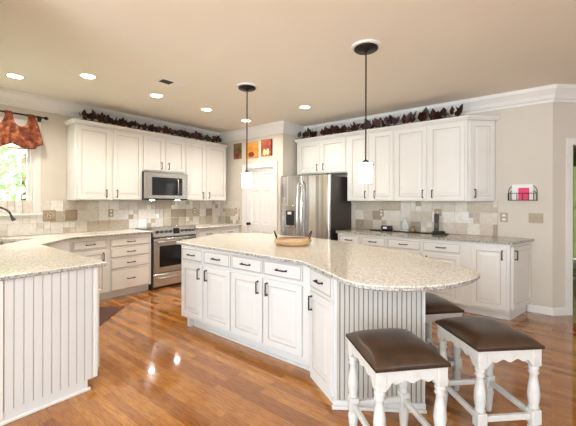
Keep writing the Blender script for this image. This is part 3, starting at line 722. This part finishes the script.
def make_stool(label, loc, rz):
    o = thing('bar_stool', label, 'stool', loc, rz, 'leather topped stools at the island')
    a, b_ = .185, .205; HA = .585
    def leg(sx, sy):
        mb = MB(); x, y = sx*(a-.028), sy*(b_-.028)
        mb.rbox(x-.026, y-.026, .475, x+.026, y+.026, HA-.012, .003)
        mb.lathe([(.016, .0), (.019, .01), (.026, .09), (.030, .13), (.024, .15), (.024, .155)], x, y, 0, 12)
        mb.rbox(x-.027, y-.027, .155, x+.027, y+.027, .235, .004)
        mb.lathe([(.022, .235), (.029, .245), (.022, .257), (.026, .268), (.031, .31), (.027, .36), (.020, .40), (.019, .425), (.028, .435), (.021, .447), (.027, .458), (.024, .475)], x, y, 0, 12)
        return mb.build('leg', M['stool'], o)
    for sx in (-1, 1):
        for sy in (-1, 1): leg(sx, sy)
    def apron(L, T):
        n = 40; pts = []
        for i in range(n+1):
            t = i/n; u = abs(t-.5)*2
            z = .515 + (.022 if u < .12 else 0)*0
            z = .514 - .008*math.cos(u*PI*3.2) if u < .82 else .514 - .008*math.cos(.82*PI*3.2) - .036*((u-.82)/.18)**.7
            pts.append((-L/2 + L*t, z))
        mb = MB(); mb.T = T
        lo = [mb.v((x, -.009, z)) for x, z in pts]; hi = [mb.v((x, -.009, HA-.001)) for x, z in pts]
        lo2 = [mb.v((x, .009, z)) for x, z in pts]; hi2 = [mb.v((x, .009, HA-.001)) for x, z in pts]
        for i in range(n):
            mb.f([lo[i], lo[i+1], hi[i+1], hi[i]]); mb.f([lo2[i+1], lo2[i], hi2[i], hi2[i+1]])
            mb.f([lo[i], lo2[i], lo2[i+1], lo[i+1]]); mb.f([hi[i], hi[i+1], hi2[i+1], hi2[i]])
        mb.f([lo[0], hi[0], hi2[0], lo2[0]]); mb.f([lo[n], lo2[n], hi2[n], hi[n]])
        return mb.build('apron', M['stool'], o)
    for sy in (-1, 1): apron(2*a-.108, Matrix.Translation((0, sy*(b_-.013), 0)))
    for sx in (-1, 1): apron(2*b_-.108, Matrix.Translation((sx*(a-.013), 0, 0)) @ Matrix.Rotation(PI/2, 4, 'Z'))
    for sy in (-1, 1):
        mb = MB(); mb.rbox(-a+.054, sy*(b_-.028)-.012, .18, a-.054, sy*(b_-.028)+.012, .212, .004); mb.build('stretcher', M['stool'], o)
    for sx in (-1, 1):
        mb = MB(); mb.rbox(sx*(a-.028)-.012, -b_+.054, .18, sx*(a-.028)+.012, b_-.054, .212, .004); mb.build('stretcher', M['stool'], o)
    # seat: shallow saddle cushion
    mb = MB(); n = 16; G = []
    A, B = a+.006, b_+.006
    for i in range(n+1):
        r = []
        for j in range(n+1):
            u, v = 2*i/n-1, 2*j/n-1
            uu = math.copysign(abs(u)**.8, u); vv = math.copysign(abs(v)**.8, v)
            h = .006 + .050*((1-abs(uu)**3.0)*(1-abs(vv)**3.0))**.55
            r.append(mb.v((A*uu, B*vv, HA + h)))
        G.append(r)
    for i in range(n):
        for j in range(n): mb.f([G[i][j], G[i+1][j], G[i+1][j+1], G[i][j+1]], 0, True)
    rim = [G[i][0] for i in range(n+1)] + [G[n][j] for j in range(1, n+1)] + [G[i][n] for i in range(n-1, -1, -1)] + [G[0][j] for j in range(n-1, 0, -1)]
    lo = [mb.bm.verts.new((v.co.x, v.co.y, HA-.012)) for v in rim]; m_ = len(rim)
    for i in range(m_): mb.f([rim[i], lo[i], lo[(i+1) % m_], rim[(i+1) % m_]], 0, False)
    mb.f(lo, 0)
    seat = mb.build('seat', M['leather'], o)
    mb = MB()
    for i in range(22):
        t = -A + 2*A*(i+.5)/22
        for sy in (-1, 1): mb.ball((t, sy*(B+.001), HA-.004), .0042, 6)
    for i in range(24):
        t = -B + 2*B*(i+.5)/24
        for sx in (-1, 1): mb.ball((sx*(A+.001), t, HA-.004), .0042, 6)
    mb.build('nailhead_trim', M['bronze'], seat)
    return o
s1 = make_stool('brown leather stool in front of the beadboard, nearest the camera at left', (1.742, .663, 0), math.radians(-42.5))
for lb, lc, rz in (('brown leather stool at the right, standing clear of the beadboard panel', (2.288, .312, 0), -46), ('brown leather stool mostly hidden behind the beadboard end', (2.655, .775, 0), -42.2)):
    t = copy_tree(s1); t.location = lc; t.rotation_euler = (0, 0, math.radians(rz)); t['label'] = lb

# ------------------------------------------------------------------ pendants, downlights, vent
PG = 'pendant lamps over the island'
def pendant(label, x, y):
    o = thing('pendant_lamp', label, 'lamp', (x, y, CZ), 0, PG)
    MB().lathe([(.130, 0), (.130, -.012), (.118, -.02)], seg=28).build('ceiling_medallion', M['trim'], o)
    MB().lathe([(.105, -.0205), (.105, -.032), (.095, -.040), (.02, -.046), (.014, -.058)], seg=28).build('canopy', M['bronze'], o)
    mb = MB(); mb.tube([(0, 0, -.05), (0, 0, -1.035)], .0065, 8); mb.build('rod', M['bronze'], o)
    mb = MB(); mb.lathe([(.012, -1.02), (.030, -1.035), (.030, -1.06)], seg=14); sk = mb.build('socket', M['bronze'], o)
    mb = MB(); r = .060
    mb.lathe([(r, -1.225), (r, -1.05), (r-.004, -1.046), (.034, -1.046)], seg=28)
    sh = mb.build('shade', M['shade'], o)
    for q in (0, 2*PI/3, 4*PI/3):
        mb = MB(); an = q - .9; mb.ball((.066*math.cos(an), .066*math.sin(an), -1.06), .008, 8); mb.build('thumb_screw', M['bronze'], sh)
    d = bpy.data.lights.new('pendant_bulb', 'POINT'); d.energy = 2.5; d.color = (1, .84, .64); d.shadow_soft_size = .06
    l_ = bpy.data.objects.new('bulb', d); C.objects.link(l_); l_.parent = o; l_.location = (0, 0, -1.30)
pendant('pendant lamp hanging in front of the white pantry door', 2.83, 2.884)
pendant('nearer pendant lamp hanging in front of the wall cabinets, large dark canopy', 2.757, 1.303)
DG = 'recessed ceiling lights'
for x, y, lb in ((1.003, 4.69, 'recessed ceiling light nearest the curtain valance'), (1.507, 4.048, 'second recessed ceiling light from the valance, left of the vent'),
                 (2.347, 4.084, 'recessed ceiling light just behind the ceiling vent, above the microwave side'), (3.176, 4.109, 'recessed ceiling light between the vent and the farther pendant'),
                 (4.03, 4.131, 'recessed ceiling light right behind the far pendant cord'), (3.988, 2.852, 'recessed ceiling light in front of the refrigerator cabinet, between the pendants')):
    o = thing('recessed_light', lb, 'ceiling light', (x, y, CZ), 0, DG)
    MB().lathe([(.092, 0), (.092, -.004), (.078, -.008), (.070, -.003), (.070, 0)], seg=24).build('trim_ring', M['trim'], o)
    MB().lathe([(.069, -.0005), (.069, -.004), (.03, -.006)], seg=20).build('lens', M['lamp'], o)
    d = bpy.data.lights.new('downlight', 'SPOT'); d.energy = 29; d.spot_size = math.radians(150); d.spot_blend = .8; d.color = (1, .94, .84); d.shadow_soft_size = .06
    l_ = bpy.data.objects.new('bulb', d); C.objects.link(l_); l_.parent = o; l_.location = (0, 0, -.03)
o = thing('ceiling_vent', 'white ceiling air vent with dark slots', 'vent', (2.211, 3.507, CZ))
mb = MB(); mb.rbox(-.17, -.075, -.008, .17, .075, 0, .003); mb.build('frame', M['trim'], o)
mb = MB(); mb.box(-.145, -.055, -.0095, -.01, .055, -.0081); mb.build('opening', M['ventshade'], o)  # dark slab on the frame stands in for the shaded opening
mb = MB()
for i in range(7): mb.box(.005, -.05+i*.0155, -.013, .145, -.045+i*.0155, -.0081)
mb.build('louvers', M['trim'], o)

# ------------------------------------------------------------------ wall art over the pantry door
def canvas(label, y0, y1, z0, z1, m, extra):
    o = thing('canvas_print', label, 'picture', (4.51, y0, z0), -PI/2, 'autumn canvases over the pantry door')
    Wd = y0-y1; H_ = z1-z0
    mb = MB(); mb.rbox(0, -.03, 0, Wd, -.0005, H_, .003); mb.build('canvas', m, o)
    for nm, shp, mm in extra:
        mb = MB(); 
        for (cx_, cz_, r, sx, sz) in shp:
            mb.T = Matrix.Translation((cx_*Wd, -.0305, cz_*H_)) @ Matrix.Rotation(PI/2, 4, 'X')
            mb.loft([[(r*sx*math.cos(2*PI*i/14)*(1+.12*math.sin(5*i)), r*sz*math.sin(2*PI*i/14)*(1+.12*math.cos(4*i)), h) for i in range(14)] for h in (0, .0012)])
        mb.build(nm, mm, o)
def artmat(name, a, b_, c_, sc=9):
    m = mat(name, a, .7); n, l, b = nodes(m); r = ramp(m, [(.35, a), (.5, b_), (.65, c_)], noise(m, coords(m), sc, 3)); l.new(r.outputs[0], b.inputs['Base Color']); return m
red = mat('red_print', (.22, .014, .01), .7); cream = mat('cream_print', (.85, .62, .28), .7); orange = mat('orange_print', (.75, .22, .03), .7); dk = mat('dark_print', (.06, .03, .015), .7)
canvas('small brown canvas with a dark red flower, leftmost above the door', 4.944, 4.735, 2.196, 2.50, artmat('olive_brown_print', (.07, .04, .015), (.16, .095, .035), (.25, .16, .06)), [('flower', [(.55, .2, .05, 1.2, 1), (.35, .3, .035, 1, 1)], red)])
canvas('orange canvas with a red leaf, middle of the three above the door', 4.597, 4.287, 2.185, 2.485, artmat('amber_print', (.52, .20, .02), (.62, .27, .035), (.68, .36, .08)), [('leaf_motif', [(.5, .22, .06, 1.35, .8), (.4, .27, .04, 1.2, .8)], red)])
canvas('red canvas with pale pears, rightmost above the door', 4.203, 3.945, 2.194, 2.495, artmat('brick_red_print', (.16, .014, .008), (.27, .04, .015), (.36, .09, .03)), [('pear_motif', [(.36, .22, .045, .8, 1.3), (.66, .24, .045, .8, 1.3)], cream)])

# ------------------------------------------------------------------ wall plates
def plate(label, loc, rz, Wd, H_, m, kind, group):
    o = thing('wall_plate', label, 'outlet' if kind == 'outlet' else 'switch', loc, rz, group)
    mb = MB(); mb.rbox(-Wd/2, -.006, -H_/2, Wd/2, 0, H_/2, .002); mb.build('plate', m, o)
    if kind == 'outlet':
        for s in (-1, 1):
            mb = MB(); mb.rbox(-.017, -.008, s*.026-.014, .017, -.0061, s*.026+.014, .001); mb.build('receptacle', M['white'], o)
    elif kind:
        for i in range(kind):
            x = (i-(kind-1)/2)*.046
            mb = MB(); mb.rbox(x-.006, -.014, -.012, x+.006, -.0061, .012, .002); mb.build('toggle', M['almond'] if kind > 1 else M['white'], o)
    return o
OG = 'outlets and switches on the walls'
plate('beige outlet on the tile below the two-door cabinet beside the window', (2.328, 5.365, 1.18), 0, .075, .118, M['almond'], 'outlet', OG)
plate('beige outlet on the tile just right of the range', (3.869, 5.365, 1.177), 0, .075, .118, M['almond'], 'outlet', OG)
plate('tan switch plate on the tile next to the pantry door', (4.495, 4.88, 1.178), -PI/2, .075, .118, M['almond'], 1, OG)
plate('beige outlet on the tile beside the refrigerator', (5.105, 2.138, 1.184), -PI/2, .075, .118, M['almond'], 'outlet', OG)
plate('pale phone jack plate on the tile above the cordless phone', (5.105, 1.287, 1.213), -PI/2, .10, .10, M['almond'], 1, OG)
plate('white outlet on the tile near the end of the wall cabinets', (5.105, .925, 1.171), -PI/2, .075, .118, M['white'], 'outlet', OG)
p_ = plate('tan outlet with two white sockets on the painted wall under the mail rack', (5.12, .485, 1.165), -PI/2, .085, .12, M['almond'], 'outlet', OG)
plate('wide tan multi-switch plate near the wall corner', (5.12, .152, 1.165), -PI/2, .145, .12, M['almond'], 3, OG)
# embossed accent tiles
for x, z, lb in ((1.785, 1.165, 'raised square accent tile with a rosette, the nearer one to the beige outlet'), (1.52, 1.165, 'raised square accent tile with a rosette, right beside the window casing')):
    o = thing('accent_tile', lb, 'tile', (x, 5.3655, z), 0, 'accent tiles of the backsplash')
    mb = MB(); mb.rbox(-.075, -.012, -.075, .075, 0, .075, .004); mb.build('tile', mat('accent_stone', (.36, .27, .18), .5), o)
    mb = MB()
    for i in range(8):
        mb.ball((.038*math.cos(i*PI/4), -.012, .038*math.sin(i*PI/4)), .017, 8, sc=(1, .5, 1))
    mb.ball((0, -.012, 0), .018, 8, sc=(1, .5, 1)); mb.build('rosette', mat('accent_relief', (.44, .34, .235), .5), o)

# ------------------------------------------------------------------ mail rack
o = thing('mail_rack', 'black wire mail rack on the wall right of the cabinets', 'rack', (5.12, .433, 1.385), -PI/2)
RW2 = .292
for x in (0, RW2):
    mb = MB(); sg = 1 if x == 0 else -1
    mb.tube([(x, -.006, .0), (x, -.006, .13), (x+sg*.015, -.006, .165), (x+sg*.04, -.006, .185), (x+sg*.055, -.006, .16), (x+sg*.045, -.006, .135)], .0045, 6)
    mb.tube([(x+sg*.05, -.006, .0), (x+sg*.05, -.006, .105), (x+sg*.03, -.006, .12), (x+sg*.012, -.006, .10)], .0045, 6)
    mb.tube([(x, -.006, .002), (x, -.075, .002), (x, -.085, .09)], .0045, 6); mb.build('side_scroll', M['bronze'], o)
mb = MB()
for z, y in ((.004, -.006), (.004, -.076), (.09, -.085), (.09, -.006)): mb.tube([(0, y, z), (RW2, y, z)], .0035, 6)
for x in (.03, .09, .15, .21, .26): mb.tube([(x, -.006, .002), (x, -.075, .002), (x, -.085, .09)], .003, 6)
mb.build('basket_wire', M['bronze'], o)
o2 = MB(); o2.T = Matrix.Rotation(math.radians(-6), 4, 'X'); o2.box(0, -.003, 0, .11, 0, .15)
tag(o2.build('pink_card', M['pink'], None, (5.055, .328, 1.393), -PI/2), 'bright pink folded card standing at the front of the mail rack', 'card')
o2 = MB(); o2.T = Matrix.Rotation(math.radians(-4), 4, 'X'); o2.box(0, -.004, 0, .215, 0, .195)
tag(o2.build('envelope', M['paper'], None, (5.09, .397, 1.393), -PI/2), 'white envelopes standing behind the pink card in the mail rack', 'envelope')

# ------------------------------------------------------------------ things on the right counter
o = thing('cordless_phone', 'black cordless phone upright in its base on the right counter', 'phone', (4.89, 1.205, T1), -PI/2)
mb = MB(); mb.rbox(-.10, -.06, 0, .10, .06, .018, .006); mb.rbox(-.09, -.05, .018, .06, .05, .05, .01); mb.build('base', M['black'], o)
mb = MB(); mb.T = Matrix.Translation((-.05, .0, .045)) @ Matrix.Rotation(math.radians(-8), 4, 'X')
mb.loft([[(sx*w_, sy*d_ + y_, z) for sx, sy in ((-1, -1), (1, -1), (1, 1), (-1, 1))] for z, w_, d_, y_ in ((0, .024, .016, 0), (.02, .029, .018, 0), (.12, .026, .013, 0), (.17, .03, .017, -.003), (.225, .031, .018, -.006), (.24, .024, .012, -.006))], smooth=False)
h = mb.build('handset', M['black'], o)
mb = MB(); mb.T = Matrix.Translation((-.05, .0, .045)) @ Matrix.Rotation(math.radians(-8), 4, 'X'); mb.box(-.018, -.018, .04, .018, -.0145, .11); mb.build('keypad', M['gunmetal'], h)
mb = MB(); mb.rbox(0, 0, 0, .90, .16, .014, .004)
o = mb.build('serving_tray', M['blackglass'], None, (4.90, 2.25, T1), -PI/2); tag(o, 'long flat black tray lying on the right counter against the tile', 'tray')
o = thing('clock_radio', 'small black clock radio standing on the long black tray', 'clock', (4.98, 2.0, T1+.014), -PI/2)
mb = MB(); mb.rbox(-.085, -.04, 0, .085, .04, .068, .018, 2); mb.build('case', M['black'], o)
mb = MB(); mb.rbox(-.045, -.0425, .018, .015, -.0402, .05, .004); mb.build('display', M['white'], o)
o = thing('glass_ornament', 'clear glass teardrop ornament leaning against the tile', 'ornament', (4.985, 1.72, T1+.014), -PI/2)
mb = MB(); pr = []
for z, r in ((0, .03), (.008, .05), (.05, .062), (.10, .056), (.15, .035), (.19, .018), (.21, .006)):
    pr.append([(r*math.cos(2*PI*i/18), .4*r*math.sin(2*PI*i/18), z) for i in range(18)])
mb.loft(pr); mb.build('drop', M['frost'], o)
mb = MB(); mb.rbox(-.055, -.032, 0, .055, .032, .010, .003); mb.build('foot', M['white'], o)
o = thing('spice_jar', 'small tan jar beside the clear glass ornament', 'jar', (4.985, 1.60, T1+.014), 0)
mb = MB(); mb.lathe([(.020, 0), (.022, .01), (.022, .05), (.016, .056)], seg=14); mb.build('jar', mat('tan_jar', (.42, .30, .17), .4), o)
mb = MB(); mb.lathe([(.017, .0562), (.017, .072), (.012, .074)], seg=14); mb.build('lid', M['darkwood'], o)

# ------------------------------------------------------------------ floor mat
mb = MB(); mb.prism([(1.50, 3.81), (2.04, 4.32), (1.66, 4.70), (1.13, 4.19)], 0, .010)
tag(mb.build('floor_mat', M['mat']), 'dark brown mat on the floor in front of the sink corner', 'mat')

# ------------------------------------------------------------------ room beyond the opening
o = thing('side_table', 'low dark-topped table with curved black legs beyond the cased opening', 'table', (6.05, -.30, 0))
mb = MB(); mb.rbox(-.3, -.3, .39, .3, .3, .41, .004); mb.build('tabletop', M['darkwood'], o)
for sx in (-1, 1):
    for sy in (-1, 1):
        mb = MB(); mb.tube([(sx*.26, sy*.26, .389), (sx*.2, sy*.2, .30), (sx*.16, sy*.16, .18), (sx*.2, sy*.2, .07), (sx*.28, sy*.28, .01)], .010, 6); mb.build('leg', M['bronze'], o)
mb = MB()
mb.prism([(7.60, -1.05)] + [(7.60 - (.025 if i % 2 else 0), -1.05+1.55*i/30) for i in range(1, 30)] + [(7.60, .5), (7.62, .5), (7.62, -1.05)], 1.98, 2.28)
tag(mb.build('swag_valance', M['greencloth']), 'moss green valance over the window beyond the cased opening', 'valance')

tm = bpy.data.materials.new('translucent_green_shade'); tm.use_nodes = True; tn = tm.node_tree; tn.nodes.clear()
to = tn.nodes.new('ShaderNodeOutputMaterial'); tt_ = tn.nodes.new('ShaderNodeBsdfTranslucent'); td = tn.nodes.new('ShaderNodeBsdfDiffuse'); tx = tn.nodes.new('ShaderNodeMixShader')
tt_.inputs[0].default_value = (.80, .86, .50, 1); td.inputs[0].default_value = (.70, .74, .46, 1); tx.inputs[0].default_value = .4
tn.links.new(tt_.outputs[0], tx.inputs[1]); tn.links.new(td.outputs[0], tx.inputs[2]); tn.links.new(tx.outputs[0], to.inputs[0])
mb = MB()
a = [(7.715, -.985, .37), (7.718, -.985, .37), (7.718, .435, .37), (7.715, .435, .37)]
mb.loft([a, [(x, y, 2.18) for x, y, z in a]], smooth=False)
tag(mb.build('roller_shade', tm), 'pale green translucent shade on the window beyond the cased opening', 'shade')
# ------------------------------------------------------------------ garden outside the windows
struct(MB().box(-8, 5.7, -.35, 12, 20, -.3).build('ground', M['grass']))
def tree(label, x, y, h, r, seed, n=1500):
    rnd = random.Random(seed); o = thing('garden_tree', label, 'tree', (x, y, -.3), 0, 'trees outside the windows')
    mb = MB(); mb.tube([(0, 0, 0), (.05, 0, h*.4), (0, .05, h*.8)], [.12, .09, .04], 8); mb.build('trunk', M['bark'], o)
    mb = MB()
    for i in range(n):
        v = Vector((rnd.gauss(0, 1), rnd.gauss(0, 1), rnd.gauss(0, 1))).normalized()*rnd.uniform(.55, 1)
        p = Vector((v.x*r, v.y*r, h*.62 + v.z*h*.42)); leaf_at(mb, p, .15*rnd.uniform(.7, 1.4), rnd, 0)
    mb.build('crown', M['green'], o, recalc=False)
tree('leafy green tree filling the sink window', .55, 8.6, 4.4, 1.6, 1)
tree('pale leafy tree at the right side of the sink window', 2.9, 12.6, 5.6, 1.9, 2)
tree('bright green tree behind the window beyond the cased opening', 13.0, -.5, 5.5, 2.4, 3, 2600)
